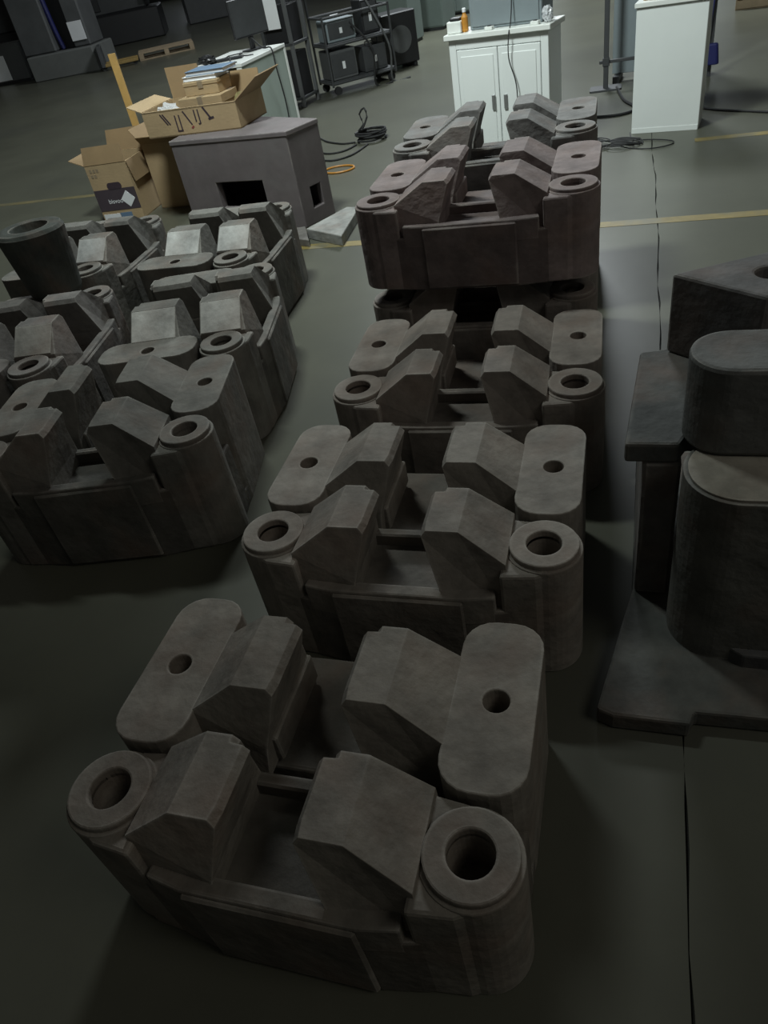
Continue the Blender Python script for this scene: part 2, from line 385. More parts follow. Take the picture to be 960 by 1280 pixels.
q = [(-3.06, 4.97), (-2.12, 4.83), (-1.99, 5.10), (-2.56, 5.42), (-3.02, 5.56)]
wall_panel('front_wall', q[0], q[1], 0.60, [(0.29, 0.68, 0.15, 0.33)], 0.07, pb, PBc)
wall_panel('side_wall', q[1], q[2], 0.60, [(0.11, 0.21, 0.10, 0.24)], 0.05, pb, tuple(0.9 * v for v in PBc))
wall_panel('back_wall', q[2], q[3], 0.60, [], 0.05, pb, PBc)
wall_panel('back_wall', q[3], q[4], 0.60, [], 0.05, pb, PBc)
wall_panel('side_wall', q[4], q[0], 0.60, [], 0.05, pb, PBc)
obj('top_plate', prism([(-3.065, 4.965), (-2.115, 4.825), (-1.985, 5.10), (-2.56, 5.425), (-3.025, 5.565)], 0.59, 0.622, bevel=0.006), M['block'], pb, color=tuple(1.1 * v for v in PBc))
pl = obj('steel_plate', prism([(-2.03, 4.61), (-1.72, 4.42), (-1.76, 4.97), (-1.86, 4.99)], 0, 0.07, bevel=0.006), M['cast'], color=(0.26, 0.26, 0.245))
tag(pl, 'pale grey thick steel plate lying on the floor right of the purplish block', 'steel plate')
pl = obj('steel_plate', prism([(-2.36, 4.68), (-2.08, 4.50), (-1.96, 4.45), (-2.08, 4.72)], 0, 0.05, bevel=0.006), M['cast'], color=(0.15, 0.14, 0.13))
tag(pl, 'brownish small steel plate lying on the floor before the purplish block', 'steel plate')

# ------------------------------------------------------------------ cartons
def flap(name, parent, p, along, length, out, width, mat, th=0.006):
    """a flap hinged on the line p -> p+along*length reaching width along the direction out"""
    a = Vector(along).normalized(); o_ = Vector(out).normalized(); n = a.cross(o_).normalized()
    bm = bmesh.new(); vs = []
    for k in (-0.5, 0.5):
        for u, v in ((0, 0), (1, 0), (0.96, 1), (0.04, 1)):
            vs.append(bm.verts.new(Vector(p) + a * length * u + o_ * width * v + n * th * k))
    bm.faces.new(vs[3::-1]); bm.faces.new(vs[4:])
    for i in range(4): bm.faces.new((vs[i], vs[(i + 1) % 4], vs[4 + (i + 1) % 4], vs[4 + i]))
    return obj(name, finish(bm), mat, parent)
def carton_shell(parent, W, D, Hh, th=0.008):
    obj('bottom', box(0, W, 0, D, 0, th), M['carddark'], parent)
    f = obj('front_panel', box(0, W, 0, th, 0, Hh), M['card'], parent)
    obj('back_panel', box(0, W, D - th, D, 0, Hh), M['card'], parent)
    obj('side_panel', box(0, th, th, D - th, 0, Hh), M['card'], parent)
    obj('side_panel', box(W - th, W, th, D - th, 0, Hh), M['card'], parent)
    return f
# open carton on the block
ct = thing('open_carton', 'open cardboard carton with dark printed marks, on the purplish block', 'carton', (-3.30, 5.12, 0.623), math.radians(-3))
W, D, Hh = 0.76, 0.42, 0.17
f = carton_shell(ct, W, D, Hh)
def mark(pts, parent, mat=M['print'], wd=0.005, y=-0.0015):
    bm = bmesh.new()
    for (x0, z0), (x1, z1) in zip(pts, pts[1:]):
        d = Vector((x1 - x0, 0, z1 - z0)).normalized(); n = Vector((-d.z, 0, d.x)) * wd
        a = Vector((x0, y, z0)); b = Vector((x1, y, z1))
        vs = [bm.verts.new(v) for v in (a - n, b - n, b + n, a + n)]
        vt = [bm.verts.new(v.co + Vector((0, 0.0012, 0))) for v in vs]
        bm.faces.new(vs); bm.faces.new(list(reversed(vt)))
        for i in range(4): bm.faces.new((vs[i], vt[i], vt[(i + 1) % 4], vs[(i + 1) % 4]))
    return obj('printed_mark', finish(bm), mat, parent)
for x0 in (0.16, 0.18):
    mark([(x0 - 0.015, 0.145), (x0 + 0.03, 0.075)], f)
mark([(0.262, 0.13), (0.262, 0.03)], f); mark([(0.295, 0.13), (0.295, 0.03)], f); mark([(0.255, 0.03), (0.302, 0.03)], f)
mark([(0.335, 0.15), (0.385, 0.06)], f)
mark([(0.425, 0.15), (0.425, 0.075)], f); mark([(0.455, 0.15), (0.455, 0.06)], f); mark([(0.438, 0.06), (0.452, 0.06)], f)
mark([(0.50, 0.16), (0.545, 0.085)], f, wd=0.007); mark([(0.525, 0.082), (0.57, 0.092)], f, wd=0.007)
mark([(0.375, 0.038), (0.395, 0.05)], f, material('red_print', (0.25, 0.05, 0.05), 0.7), wd=0.006)
flap('front_flap', ct, (0.0, 0.0, Hh), (1, 0, 0), W, (0, 0.25, -1.0), 0.05, M['card'])
flap('side_flap', ct, (0.0, 0.0, Hh), (0, 1, 0), D, (-0.75, -0.1, 0.3), 0.12, M['card'])
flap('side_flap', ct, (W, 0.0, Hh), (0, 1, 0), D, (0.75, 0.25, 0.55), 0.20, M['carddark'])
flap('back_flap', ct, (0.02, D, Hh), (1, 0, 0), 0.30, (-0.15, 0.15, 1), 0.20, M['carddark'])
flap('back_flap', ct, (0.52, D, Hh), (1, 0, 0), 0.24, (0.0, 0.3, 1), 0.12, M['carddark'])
# contents of the carton
def block_thing(name, label, cat, loc, size, mat, rz=0.0, bevel=0.004, group=None):
    o = obj(name, box(-size[0] / 2, size[0] / 2, -size[1] / 2, size[1] / 2, 0, size[2], bevel), mat, None, loc, (0, 0, rz))
    return tag(o, label, cat, group)
def small_carton(label, loc, size, rz):
    t = thing('small_carton', label, 'carton', loc, rz, 'small cartons inside the open carton')
    obj('body', box(-size[0] / 2, size[0] / 2, -size[1] / 2, size[1] / 2, 0, size[2] * 0.96, 0.003), M['card'], t)
    obj('lid', box(-size[0] / 2 - 0.003, size[0] / 2 + 0.003, -size[1] / 2 - 0.003, size[1] / 2 + 0.003, size[2] * 0.72, size[2], 0.003), M['card'], t)
    obj('tape', box(-0.02, 0.02, -size[1] / 2 - 0.004, size[1] / 2 + 0.004, size[2] * 0.5, size[2] + 0.001), M['wood'], t)
small_carton('lower small brown carton stacked inside the open carton', (-2.86, 5.33, 0.635), (0.34, 0.24, 0.19), math.radians(-3))
small_carton('upper small orange-brown carton stacked inside the open carton', (-2.86, 5.37, 0.826), (0.27, 0.20, 0.085), math.radians(-2))
def folder(label, z, mat, dx, sx):
    t = thing('folder', label, 'folder', (-2.85 + dx, 5.40, z), math.radians(-4), 'folders on the small cartons')
    obj('cover', box(-sx / 2, sx / 2, -0.10, 0.10, 0.024, 0.028, 0.0015), mat, t)
    obj('cover', box(-sx / 2, sx / 2, -0.10, 0.10, 0.0, 0.004, 0.0015), mat, t)
    obj('pages', box(-sx / 2 + 0.004, sx / 2 - 0.004, -0.094, 0.098, 0.004, 0.024), M['paper'], t)
folder('white folder lying on the upper small carton', 0.913, M['paper'], -0.02, 0.27)
folder('blue folder lying on the white folder inside the open carton', 0.942, M['folder'], 0.03, 0.31)
def crumple(name, label, cat, loc, r, mat, seed, sq=(1, 1, 0.7)):
    rr = random.Random(seed); bm = bmesh.new(); bmesh.ops.create_icosphere(bm, subdivisions=3, radius=r)
    for v in bm.verts:
        k = 1 + rr.uniform(-0.22, 0.22); v.co = Vector((v.co.x * k * sq[0], v.co.y * k * sq[1], v.co.z * k * sq[2]))
    zmin = min(v.co.z for v in bm.verts)
    for v in bm.verts: v.co.z -= zmin
    return tag(obj(name, bm, mat, None, loc), label, cat)
crumple('plastic_bag', 'crumpled clear plastic bag in the open carton, left of the small cartons', 'plastic bag', (-3.16, 5.26, 0.633), 0.085, M['film'], 3, (1.0, 0.9, 0.95))
crumple('packing_paper', 'crumpled olive packing paper in the open carton, right of the small cartons', 'packing paper', (-2.605, 5.31, 0.633), 0.055, material('olive_paper', (0.20, 0.17, 0.07), 0.8), 5, (0.9, 0.9, 1.5))
# leaning board
lb = obj('wooden_board', finish(prism_into(bmesh.new(), rounded(-0.03, 0.03, -0.012, 0.012, 0.004, 2), 0, 1.09), 0), material('yellow_pine', (0.50, 0.31, 0.10), 0.7, var=0.15), None, (-3.98, 6.04, 0.0), (0, 0, 0.2))
tag(lb, 'yellow wooden board standing upright between the two cartons', 'board')
# tall carton on the floor
tc_ = thing('tall_carton', 'tall open cardboard carton with a dark purple printed band, on the floor', 'carton', (-4.14, 5.38, 0), math.radians(4))
W2, D2, H2 = 0.37, 0.42, 0.44
f2 = carton_shell(tc_, W2, D2, H2)
obj('printed_band', box(0.0, W2, -0.002, 0.0, 0.085, 0.25), M['purpleprint'], f2)
obj('handle_hole', prism([(x, z) for x, z in rounded(0.135, 0.265, -0.028, 0.028, 0.026)], 0, 0.002), M['print'], f2, (0, 0.0, 0.27), (PI / 2, 0, 0))
lab = obj('diamond_label', box(-0.045, 0.045, -0.0035, -0.0005, -0.045, 0.045), M['paper'], f2, (0.285, -0.002, 0.165), (0, PI / 4, 0))
obj('paper_label', box(0.01, 0.16, -0.003, 0, 0.012, 0.06), M['paper'], f2)
obj('blue_label', box(0.165, 0.27, -0.003, 0, 0.022, 0.062), M['folder'], f2)
txt = bpy.data.curves.new('lettering', 'FONT'); txt.body = 'bisvoo'; txt.size = 0.05; txt.extrude = 0.0006; txt.align_x = 'LEFT'
tob = bpy.data.objects.new('lettering', txt); COL.objects.link(tob)
dg = bpy.context.evaluated_depsgraph_get(); me = bpy.data.meshes.new_from_object(tob.evaluated_get(dg)); bpy.data.objects.remove(tob)
me.materials.clear(); me.materials.append(M['paper']); add('lettering', me, f2, (0.10, -0.0028, 0.14), (PI / 2, 0, 0))
for i in range(5):
    obj('printed_symbol', box(0.03 + 0.03 * (i % 3), 0.05 + 0.03 * (i % 3), -0.0018, 0, 0.385 - 0.04 * (i // 3), 0.41 - 0.04 * (i // 3)), M['wood'], f2)
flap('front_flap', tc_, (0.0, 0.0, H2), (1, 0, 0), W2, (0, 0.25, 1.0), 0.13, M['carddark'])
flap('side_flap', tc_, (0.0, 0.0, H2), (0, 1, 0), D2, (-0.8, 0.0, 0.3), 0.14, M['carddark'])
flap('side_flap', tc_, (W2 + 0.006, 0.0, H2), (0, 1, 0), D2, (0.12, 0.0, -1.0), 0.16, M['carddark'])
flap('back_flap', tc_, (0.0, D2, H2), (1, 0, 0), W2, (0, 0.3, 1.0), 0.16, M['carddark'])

pc = thing('plain_carton', 'plain brown carton in the shadow between the banded carton and the block', 'carton', (-3.72, 5.62, 0), math.radians(-4))
carton_shell(pc, 0.50, 0.42, 0.50)
flap('front_flap', pc, (0.0, 0.0, 0.50), (1, 0, 0), 0.50, (0, -0.6, 0.5), 0.10, M['carddark'])
flap('side_flap', pc, (0.0, 0.0, 0.50), (0, 1, 0), 0.42, (-0.5, 0, 0.6), 0.14, M['carddark'])
flap('back_flap', pc, (0.0, 0.42, 0.50), (1, 0, 0), 0.50, (0, 0.3, 0.8), 0.12, M['carddark'])
# ------------------------------------------------------------------ white cabinets
cb = thing('double_door_cabinet', 'white metal cabinet with two doors and small steel handles', 'cabinet', (-1.285, 6.20, 0), math.radians(-14))
CW, CD, CH = 0.755, 0.27, 0.80
obj('body', box(0, CW, 0.018, CD, 0, CH, 0.004), M['white'], cb)
obj('countertop', box(-0.025, CW + 0.025, -0.03, CD + 0.02, CH, CH + 0.035, 0.004), M['lid'], cb)
for nm, x0, x1 in (('side_rail', 0, 0.055), ('side_rail', CW - 0.055, CW)):
    obj(nm, box(x0, x1, 0.0, 0.018, 0, CH, 0.003), M['white'], cb)
obj('top_rail', box(0.055, CW - 0.055, 0.0, 0.018, CH - 0.065, CH, 0.003), M['white'], cb)
for k, (x0, x1, hx) in enumerate(((0.059, CW / 2 - 0.003, CW / 2 - 0.045), (CW / 2 + 0.003, CW - 0.059, CW / 2 + 0.05))):
    d = obj('door', box(x0, x1, -0.004, 0.017, 0.03, CH - 0.069, 0.003), M['white'], cb)
    obj('door_panel', box(x0 + 0.03, x1 - 0.03, -0.009, -0.004, 0.07, CH - 0.11, 0.003), M['white'], d)
    obj('handle', box(hx - 0.014, hx + 0.014, -0.022, -0.009, 0.33, 0.43, 0.004), M['chrome'], d)
cr = thing('plain_cabinet', 'tall plain white cabinet standing on the floor at the upper right', 'cabinet', (0.02, 6.335, 0), math.radians(-9))
obj('body', box(0, 0.47, 0.0, 0.30, 0.0, 0.80, 0.004), M['white'], cr)
obj('plinth_strip', box(0.004, 0.466, -0.003, 0.0, 0.0, 0.035, 0.001), M['white'], cr)
obj('countertop', box(-0.012, 0.485, -0.015, 0.31, 0.80, 0.83, 0.003), M['lid'], cr)
def local(root, x, y, z):
    a = root.rotation_euler.z; c, s = math.cos(a), math.sin(a)
    return (root.location.x + c * x - s * y, root.location.y + s * x + c * y, z)
# on the cabinets
pbx = thing('panel_box', 'blue-grey metal control box standing on the double-door cabinet', 'control box', local(cb, 0.42, 0.17, CH + 0.036), math.radians(-14))
obj('case', box(-0.27, 0.27, -0.10, 0.13, 0, 0.42, 0.006), M['bluegrey'], pbx)
obj('door_plate', box(-0.25, 0.25, -0.108, -0.10, 0.02, 0.40, 0.003), M['bluegrey'], pbx)
obj('latch', box(0.21, 0.235, -0.12, -0.108, 0.18, 0.24, 0.003), M['chrome'], pbx)
wb = thing('white_tub', 'small white tub on the left end of the double-door cabinet', 'tub', local(cb, 0.045, 0.05, CH + 0.036), math.radians(-12))
obj('tub', box(-0.055, 0.055, -0.04, 0.04, 0, 0.075, 0.008, 2), M['lid'], wb); obj('black_lid', box(-0.03, 0.045, -0.035, 0.035, 0.075, 0.095, 0.006, 2), M['black'], wb)
bo = thing('orange_bottle', 'small orange bottle beside the white tub on the cabinet', 'bottle', local(cb, 0.115, 0.06, CH + 0.036))
obj('bottle_body', lathe([(0.02, 0), (0.024, 0.01), (0.024, 0.09), (0.012, 0.11), (0.012, 0.12)], 16), M['orange'], bo, smooth=False); obj('cap', lathe([(0.014, 0.12), (0.014, 0.14), (0.01, 0.145)], 12), M['paper'], bo)
crumple('plastic_wrap', 'crumpled clear plastic wrap on the right end of the cabinet', 'plastic wrap', local(cb, 0.735, 0.05, CH + 0.036), 0.045, M['film'], 11, (0.8, 0.8, 1.0))
for k, (lx, lb_) in enumerate(((0.32, 'small white switch box before the blue-grey control box'), (0.66, 'small white plug near the plastic wrap on the cabinet'))):
    t = thing('switch_box', lb_, 'switch box', local(cb, lx, 0.015, CH + 0.036), math.radians(-20))
    obj('case', box(-0.03, 0.03, -0.02, 0.02, 0, 0.022, 0.003), M['lid'], t); obj('rocker', box(-0.012, 0.012, -0.012, 0.012, 0.022, 0.027, 0.002), M['black'], t)
pth = [local(cb, 0.485, 0.045, 1.24), local(cb, 0.485, 0.04, 1.0), local(cb, 0.485, 0.0, 0.86), local(cb, 0.485, -0.045, 0.80), local(cb, 0.48, -0.05, 0.66), local(cb, 0.52, -0.045, 0.52), local(cb, 0.53, -0.045, 0.40), local(cb, 0.52, -0.05, 0.15), local(cb, 0.55, -0.15, 0.006), local(cb, 0.70, -0.22, 0.006)]
tag(obj('hanging_cable', tube(smooth_path(pth), 0.004), M['rubber']), 'thin grey cable hanging down the front of the double-door cabinet', 'cable')
cp = thing('folded_cardboard', 'flattened piece of cardboard lying on the plain white cabinet', 'cardboard', local(cr, 0.20, 0.16, 0.831), math.radians(-20))
obj('sheet', box(-0.15, 0.15, -0.12, 0.12, 0, 0.012, 0.002), M['card'], cp); obj('sheet', box(-0.12, 0.13, -0.11, 0.10, 0.013, 0.045, 0.002), M['card'], cp)

# ------------------------------------------------------------------ stand, sack, crate, cables to the right
st = thing('pole_stand', 'dark upright pole with a cross arm behind the white cabinets', 'stand', (-0.22, 7.95, 0))
obj('pole', prism(rounded(-0.022, 0.022, -0.022, 0.022, 0.006, 2), 0.012, 1.6), M['darkmetal'], st)
obj('base', prism(rounded(-0.14, 0.14, -0.10, 0.10, 0.02, 3), 0, 0.015), M['darkmetal'], st)
obj('cross_arm', box(-0.06, 0.32, -0.015, 0.015, 0.21, 0.235, 0.003), M['darkmetal'], st)
obj('clamp', box(-0.03, 0.03, -0.03, 0.03, 0.19, 0.255, 0.004), M['darkmetal'], st)
scn = thing('blue_grey_screen', 'blue-grey upright panel behind the plain white cabinet', 'panel', (0.05, 8.25, 0), math.radians(-6))
obj('board', box(-0.22, 0.60, -0.015, 0.015, 0.06, 1.5, 0.003), M['bluegrey'], scn)
obj('foot', box(-0.20, -0.14, -0.15, 0.15, 0, 0.06, 0.004), M['darkmetal'], scn); obj('foot', box(0.52, 0.58, -0.15, 0.15, 0, 0.06, 0.004), M['darkmetal'], scn)
sk = thing('blue_tool_bag', 'dark blue bag hanging behind the right edge of the plain white cabinet', 'bag', (0.66, 7.9, 0.0))
obj('bag', finish(prism_into(bmesh.new(), rounded(-0.07, 0.07, -0.04, 0.04, 0.03, 3), 0.10, 0.26, top=rounded(-0.05, 0.05, -0.03, 0.03, 0.02, 3)), 0.01), M['blue'], sk)
obj('strap', tube(smooth_path([(-0.04, 0, 0.25), (-0.02, 0, 0.5), (0.0, 0, 0.85), (0.01, 0, 1.2)]), 0.008), M['blue'], sk)
hk = obj('hook_post', box(-0.015, 0.015, 0.03, 0.06, 0.0, 1.3, 0.003), M['darkmetal'], sk)
cra = thing('wooden_crate', 'small brown wooden crate on the floor at the top right corner', 'crate', (1.42, 11.35, 0), math.radians(-12))
for i in range(3): obj('slat', box(-0.22, 0.22, -0.16, -0.145, 0.01 + i * 0.10, 0.095 + i * 0.10, 0.003), M['wood'], cra)
for i in range(3): obj('slat', box(-0.22, 0.22, 0.145, 0.16, 0.01 + i * 0.10, 0.095 + i * 0.10, 0.003), M['wood'], cra)
for sx in (-0.235, 0.22): obj('end_board', box(sx, sx + 0.015, -0.16, 0.16, 0, 0.31, 0.003), M['wood'], cra)
obj('bottom_board', box(-0.22, 0.22, -0.145, 0.145, 0.0, 0.012), M['wood'], cra)
tag(obj('floor_hose', tube(smooth_path([(0.47, 6.95, 0.009), (0.62, 6.75, 0.009), (0.85, 6.58, 0.009), (1.1, 6.42, 0.009), (1.6, 6.2, 0.009), (2.4, 6.1, 0.009)]), 0.009), M['rubber']), 'black hose lying on the floor right of the plain white cabinet', 'hose')
tag(obj('floor_cable', tube(smooth_path([(-0.12, 7.9, 0.016), (-0.05, 7.4, 0.012), (0.05, 7.05, 0.012), (-0.10, 6.9, 0.012), (-0.4, 6.95, 0.012)]), 0.012), M['rubber']), 'dark cable curving over the floor before the pole stand', 'cable')
pts = []
for i in range(60):
    a = i * 0.62; r = 0.10 + 0.06 * math.sin(i * 1.3)
    pts.append((-0.13 + 1.35 * r * math.cos(a) + 0.03 * math.sin(i * 0.7), 6.06 + r * math.sin(a), 0.008 + 0.006 * (i % 5)))
pts += [(0.0, 5.95, 0.006), (0.15, 5.88, 0.006), (0.29, 5.93, 0.006), (0.30, 6.02, 0.006), (0.18, 6.10, 0.006), (0.05, 6.14, 0.006), (0.02, 6.20, 0.006), (0.01, 6.30, 0.02)]
tag(obj('tangled_wire', tube(smooth_path(pts, 3), 0.004, 5), M['rubber']), 'tangled thin black wire on the floor at the foot of the plain cabinet', 'wire')
# black coil and loose hoses near the purplish block
pts = [(-2.27 + (0.13 + 0.02 * math.sin(i * .9)) * math.cos(i * 0.5), 7.09 + (0.11 + 0.02 * math.cos(i * .7)) * math.sin(i * 0.5), 0.012 + 0.0011 * i) for i in range(70)]
pts += [(-2.33, 7.1, 0.14), (-2.36, 7.12, 0.22), (-2.30, 7.1, 0.27), (-2.28, 7.08, 0.2), (-2.34, 7.06, 0.1)]
tag(obj('cable_coil', tube(smooth_path(pts, 2), 0.009, 5), M['rubber']), 'black coil of cable on the floor between the cabinets and the block', 'cable coil')
for k, (pp, lb_) in enumerate((([(-2.9, 7.4, .008), (-2.75, 7.2, .008), (-2.55, 7.05, .008), (-2.42, 7.05, .008)], 'upper loop of black cable leading to the coil'),
                            ([(-2.75, 6.9, .008), (-2.6, 6.75, .008), (-2.45, 6.78, .008), (-2.38, 6.95, .008)], 'middle loop of black cable leading to the coil'),
                            ([(-2.6, 6.55, .008), (-2.45, 6.5, .008), (-2.32, 6.62, .008), (-2.26, 6.92, .008)], 'lower loop of black cable leading to the coil'))):
    tag(obj('loose_cable', tube(smooth_path(pp), 0.008), M['rubber']), lb_, 'cable', 'loose cables at the coil')
pts = [(-2.31 + 0.13 * math.cos(t * 2 * PI / 24), 6.2 + 0.10 * math.sin(t * 2 * PI / 24), 0.008) for t in range(25)]
tag(obj('orange_hose_ring', tube(pts, 0.008), M['orange']), 'thin orange hose ring lying on the floor beside the block', 'hose')

# ------------------------------------------------------------------ white desk with monitor
dk = thing('white_desk', 'white desk with a pale green side panel behind the open carton', 'desk', (-4.05, 7.25, 0), math.radians(-4))
obj('desk_top', box(-0.01, 0.62, -0.02, 0.95, 0.72, 0.75, 0.003), M['lid'], dk)
obj('side_panel', box(0.585, 0.61, 0.0, 0.92, 0, 0.72, 0.003), M['greenwhite'], dk)
obj('side_panel', box(0.0, 0.025, 0.0, 0.92, 0, 0.72, 0.003), M['greenwhite'], dk)
obj('front_post', box(0.555, 0.61, -0.012, 0.0, 0, 0.72, 0.003), M['lid'], dk)
obj('back_panel', box(0.025, 0.585, 0.86, 0.88, 0.1, 0.72, 0.003), M['carddark'], dk)
obj('rear_post', box(0.585, 0.615, 0.92, 0.96, 0, 0.75, 0.003), M['lid'], dk)
mo = thing('monitor', 'dark computer monitor on a stand at the back of the white desk', 'monitor', local(dk, 0.36, 0.78, 0.751), math.radians(62))
obj('stand_foot', prism(rounded(-0.11, 0.11, -0.08, 0.08, 0.03, 3), 0, 0.012), M['black'], mo)
obj('stand_neck', box(-0.025, 0.025, 0.0, 0.03, 0.012, 0.22, 0.004), M['black'], mo)
sc = obj('screen_case', box(-0.22, 0.22, -0.025, 0.0, 0.12, 0.44, 0.006), M['black'], mo)
obj('screen', box(-0.21, 0.21, -0.028, -0.025, 0.135, 0.43), M['darkmetal'], sc)
kb = thing('keyboard', 'dark keyboard among cables on the white desk', 'keyboard', local(dk, 0.30, 0.30, 0.751), math.radians(15))
obj('case', box(-0.16, 0.16, -0.055, 0.055, 0, 0.016, 0.004), M['black'], kb)
for r_ in range(3):
    obj('key_row', box(-0.15, 0.15, -0.045 + r_ * 0.032, -0.020 + r_ * 0.032, 0.016, 0.020, 0.002), M['darkmetal'], kb)
crumple('black_cloth', 'crumpled black cloth on the front of the white desk', 'cloth', local(dk, 0.16, 0.16, 0.751), 0.07, M['black'], 21, (1.3, 0.9, 0.55))
tag(obj('desk_cable', tube(smooth_path([local(dk, 0.40, 0.70, 0.86), local(dk, 0.52, 0.66, 0.77), local(dk, 0.63, 0.62, 0.76), local(dk, 0.65, 0.60, 0.60), local(dk, 0.64, 0.66, 0.3), local(dk, 0.66, 0.62, 0.008), local(dk, 0.75, 0.60, 0.008)]), 0.007), M['rubber']), 'black cable running over the desk edge down its side panel', 'cable')
for k in range(2):
    pp = [local(dk, 0.08 + 0.1 * k, 0.35 + .2 * k, 0.757), local(dk, 0.2 + 0.1 * k, 0.42 + .2 * k, 0.757), local(dk, 0.30, 0.36 + .2 * k, 0.775 if k == 0 else .757), local(dk, 0.45, 0.10 + .3 * k, 0.757), local(dk, 0.54, 0.05 + .35 * k, 0.757)]
    tag(obj('thin_wire', tube(smooth_path(pp), 0.005, 5), M['rubber']), ('thin wire lying over the front of the white desk', 'thin wire lying before the monitor on the desk')[k], 'wire')

# ------------------------------------------------------------------ dark rack, trolley and lockers behind
rk = thing('equipment_rack', 'tall dark equipment rack standing right of the white desk', 'rack', (-3.80, 9.0, 0), math.radians(-8))
for sx in (-0.19, 0.15):
    for sy in (0, 0.36): obj('upright', box(sx, sx + 0.04, sy, sy + 0.04, 0, 1.9, 0.004), M['darkmetal'] if sx < 0 else M['machine'], rk)
for z in (0.08, 0.62, 1.15, 1.6): obj('shelf', box(-0.19, 0.19, 0, 0.40, z, z + 0.03, 0.003), M['darkmetal'], rk)
obj('instrument', box(-0.15, 0.15, 0.03, 0.36, 0.11, 0.55, 0.008), M['black'], rk)
obj('instrument', box(-0.15, 0.15, 0.03, 0.36, 0.65, 1.0, 0.008), M['black'], rk)
obj('white_sheet', box(-0.17, 0.10, -0.02, -0.012, 0.80, 1.35, 0.002), M['paper'], rk)
tr = thing('tube_trolley', 'dark tubular trolley loaded with equipment behind the desk', 'trolley', (-3.2, 9.85, 0), math.radians(40))
def bar(p, q_, r=0.014, mat='darkmetal', name='frame_tube'): return obj(name, tube([p, q_], r, 8), M[mat], tr)
for sx in (-0.42, 0.42):
    for sy in (-0.22, 0.22):
        bar((sx, sy, 0.09), (sx, sy, 0.80 if sy < 0 else 1.15))
for z in (0.12, 0.50, 0.78):
    bar((-0.42, -0.22, z), (0.42, -0.22, z)); bar((-0.42, 0.22, z), (0.42, 0.22, z)); bar((-0.42, -0.22, z), (-0.42, 0.22, z)); bar((0.42, -0.22, z), (0.42, 0.22, z))
obj('deck', box(-0.42, 0.42, -0.22, 0.22, 0.125, 0.145, 0.003), M['darkmetal'], tr)
obj('deck', box(-0.42, 0.42, -0.22, 0.22, 0.505, 0.525, 0.003), M['darkmetal'], tr)
for sx in (-0.36, 0.36):
    for sy in (-0.2, 0.2):
        wbm = lathe([(0.03, -0.015), (0.045, -0.015), (0.045, 0.015), (0.03, 0.015)], 16)
        obj('wheel', wbm, M['rubber'], tr, (sx, sy, 0.0455), (PI / 2, 0, 0))
bar((-0.42, 0.22, 1.15), (0.42, 0.22, 1.15), 0.014, 'chrome')
for (lx, ly, lz, sx, sy, sz, mt, nm, lb_) in (
        (-0.22, 0, 0.146, 0.34, 0.34, 0.30, 'machine', 'equipment_case', 'dark grey equipment case on the left of the lower trolley deck'),
        (0.20, 0, 0.146, 0.30, 0.32, 0.26, 'darkmetal', 'equipment_case', 'dark equipment case on the right of the lower trolley deck'),
        (-0.18, 0, 0.526, 0.36, 0.30, 0.22, 'bluegrey', 'equipment_case', 'grey equipment case on the upper trolley deck'),
        (0.22, 0.0, 0.526, 0.22, 0.26, 0.34, 'black', 'equipment_case', 'tall black equipment case on the upper trolley deck')):
    t = thing(nm, lb_, 'equipment case', local(tr, lx, ly, lz), tr.rotation_euler.z, 'equipment cases on the trolley')
    obj('case', box(-sx / 2, sx / 2, -sy / 2, sy / 2, 0, sz, 0.008), M[mt], t)
    obj('front_plate', box(-sx / 2 + 0.02, sx / 2 - 0.02, -sy / 2 - 0.006, -sy / 2, 0.03, sz - 0.03, 0.002), M['darkmetal'], t)
    obj('label_plate', box(-0.02, 0.015, -sy / 2 - 0.009, -sy / 2 - 0.006, sz * 0.35, sz * 0.6), M['paper'], t)
    obj('handle', tube([(-0.05, 0, sz), (-0.05, 0, sz + 0.03), (0.05, 0, sz + 0.03), (0.05, 0, sz)], 0.007, 6), M['chrome'], t)
for k, (a, b) in enumerate((((0.1, -0.25, 0.95), (0.34, -0.27, 0.02)), ((-0.1, -0.24, 0.7), (0.1, -0.3, 0.02)))):
    p0 = local(tr, *a); p1 = local(tr, *b); mid = local(tr, (a[0] + b[0]) / 2 + 0.1, -0.33, 0.4)
    tag(obj('hanging_hose', tube(smooth_path([p0, mid, p1, local(tr, b[0] + 0.2, -0.35, 0.012)]), 0.012), M['machine'] if k == 0 else M['rubber']), ('grey hose hanging from the tubular trolley to the floor', 'black hose hanging down the middle of the tubular trolley')[k], 'hose')
fc = thing('fan_box', 'dark boxy blower standing at the right end of the trolley', 'blower', (-2.93, 10.75, 0), math.radians(40))
obj('case', box(-0.24, 0.24, -0.20, 0.20, 0.05, 0.62, 0.012), M['black'], fc)
obj('grille', prism(circle(0, 0, 0.15, 28), 0, 0.012), M['machine'], fc, (0, -0.20, 0.33), (PI / 2, 0, 0))
for sx in (-0.2, 0.16): obj('foot', box(sx, sx + 0.04, -0.2, 0.2, 0, 0.05, 0.004), M['black'], fc)
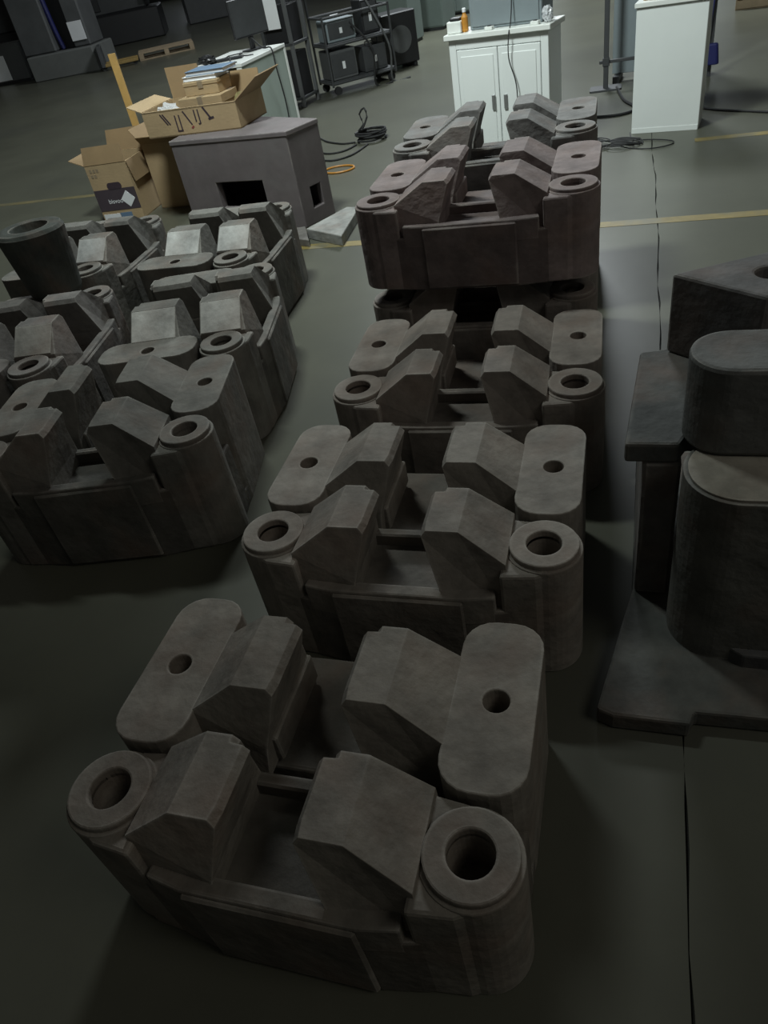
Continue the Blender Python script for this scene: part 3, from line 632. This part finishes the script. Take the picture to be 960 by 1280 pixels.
for (x, y, rz, wd, lb_) in ((-3.45, 12.55, 50, 0.62, 'grey-green steel locker nearest the trolley'), (-3.25, 13.75, 48, 0.75, 'pale grey steel locker standing further behind'), (-2.95, 15.2, 45, 0.8, 'third bluish steel locker farthest behind')):
    t = thing('steel_locker', lb_, 'locker', (x, y, 0), math.radians(rz - 60), 'steel lockers at the back')
    obj('body', box(-wd / 2, wd / 2, 0, 0.5, 0.04, 1.9, 0.006), M['locker'], t)
    obj('plinth', box(-wd / 2 + 0.02, wd / 2 - 0.02, 0.02, 0.48, 0, 0.04), M['darkmetal'], t)
    for sx in (-1, 1):
        x0, x1 = (-wd / 2 + 0.01, -0.004) if sx < 0 else (0.004, wd / 2 - 0.01)
        d = obj('door', box(x0, x1, -0.015, 0, 0.06, 1.88, 0.003), M['locker'], t)
        obj('handle', box(sx * 0.05 - 0.01, sx * 0.05 + 0.01, -0.03, -0.015, 0.9, 1.05, 0.003), M['chrome'], d)

# ------------------------------------------------------------------ far left machines
mc = thing('column_machine', 'grey machine column on a concrete plinth at the far left', 'machine', (-11.6, 15.75, 0), math.radians(12))
obj('plinth', box(-0.75, 0.75, -0.05, 1.2, 0, 0.46, 0.02), M['plinth'], mc)
obj('column', box(-0.85, -0.12, 0.15, 1.0, 0.46, 3.0, 0.03), M['machine'], mc)
obj('column', box(0.28, 0.66, 0.2, 1.0, 0.46, 3.0, 0.03), M['machine'], mc)
obj('slide', box(-0.12, 0.28, 0.45, 0.9, 0.46, 2.6, 0.01), M['black'], mc)
obj('blue_hose', tube(smooth_path([(-0.02, 0.35, 0.48), (-0.06, 0.32, 0.8), (-0.08, 0.3, 1.2), (-0.1, 0.3, 1.6)]), 0.05, 8), M['blue'], mc)
obj('notice_sheet', box(0.30, 0.62, 0.17, 0.185, 0.58, 0.92, 0.003), M['paper'], mc)
cn = thing('control_cabinet', 'grey control cabinet with a pale panel at the left frame edge', 'cabinet', (-13.3, 16.1, 0), math.radians(12))
obj('body', box(-0.45, 0.40, 0, 0.6, 0.05, 0.75, 0.015), M['machine'], cn); obj('pale_panel', box(-0.40, -0.02, -0.012, 0, 0.08, 0.55, 0.004), M['paper'], cn); obj('plinth', box(-0.42, 0.38, 0.03, 0.57, 0, 0.05), M['black'], cn)
def big_machine(label, loc, rz, W_, H_, mats=('black', 'darkmetal')):
    t = thing('machine_tool', label, 'machine', loc, rz, 'machine tools along the far wall')
    obj('bed', box(-W_ / 2, W_ / 2, 0, 1.6, 0, 0.7, 0.03), M[mats[0]], t)
    obj('housing', box(-W_ / 2 + 0.1, W_ / 2 - 0.3, 0.2, 1.6, 0.7, H_, 0.04), M[mats[1]], t)
    obj('door', box(-W_ / 2 + 0.3, 0.1, 0.17, 0.2, 0.8, H_ - 0.3, 0.01), M[mats[0]], t)
    obj('control_panel', box(W_ / 2 - 0.35, W_ / 2 - 0.05, -0.1, 0.15, 0.9, 1.5, 0.02), M['machine'], t)
    return t
big_machine('dark machine tool behind the pallets at the far left', (-13.6, 20.6, 0), math.radians(25), 3.2, 3.2)
big_machine('dark machine tool beyond the yellow board, further right', (-11.0, 23.8, 0), math.radians(30), 3.0, 3.0, ('darkmetal', 'black'))
big_machine('farthest dark bluish machine tool above the white desk', (-8.6, 26.6, 0), math.radians(30), 3.0, 3.0, ('black', 'blue'))
big_machine('dark machine tool behind the grey machine column', (-18.2, 21.0, 0), math.radians(15), 4.2, 3.4)
def pallet(label, loc, rz):
    t = thing('wooden_pallet', label, 'pallet', loc, rz, 'wooden pallets at the far left')
    for i in range(5): obj('top_plank', box(-0.6, 0.6, -0.4 + i * 0.175, -0.4 + i * 0.175 + 0.1, 0.122, 0.144, 0.004), M['wood'], t)
    for x in (-0.6, -0.05, 0.5):
        for y in (-0.4, -0.05, 0.30): obj('block', box(x, x + 0.1, y, y + 0.1, 0.022, 0.122, 0.004), M['wood'], t)
    for y in (-0.4, -0.05, 0.30): obj('bottom_plank', box(-0.6, 0.6, y, y + 0.1, 0, 0.022, 0.003), M['wood'], t)
    return t
pallet('nearer wooden pallet on the floor beyond the yellow board', (-9.75, 16.9, 0), math.radians(30))
pallet('second wooden pallet further away along the machines', (-8.6, 20.3, 0), math.radians(40))
yt = thing('yellow_pallet_jack', 'small yellow-orange hand cart standing beside the nearer pallet', 'cart', (-10.35, 16.0, 0), math.radians(30))
obj('fork', box(-0.35, 0.35, -0.30, -0.15, 0.06, 0.12, 0.01), M['dullyellow'], yt); obj('fork', box(-0.35, 0.35, 0.1, 0.25, 0.06, 0.12, 0.01), M['dullyellow'], yt)
obj('mast', box(-0.42, -0.33, -0.30, 0.25, 0.06, 0.45, 0.01), M['darkmetal'], yt)
for sx in (-0.38, 0.28):
    for sy in (-0.225, 0.175): obj('wheel', lathe([(0.02, -0.03), (0.05, -0.03), (0.05, 0.03), (0.02, 0.03)], 14), M['rubber'], yt, (sx, sy, 0.05), (PI / 2, 0, 0))
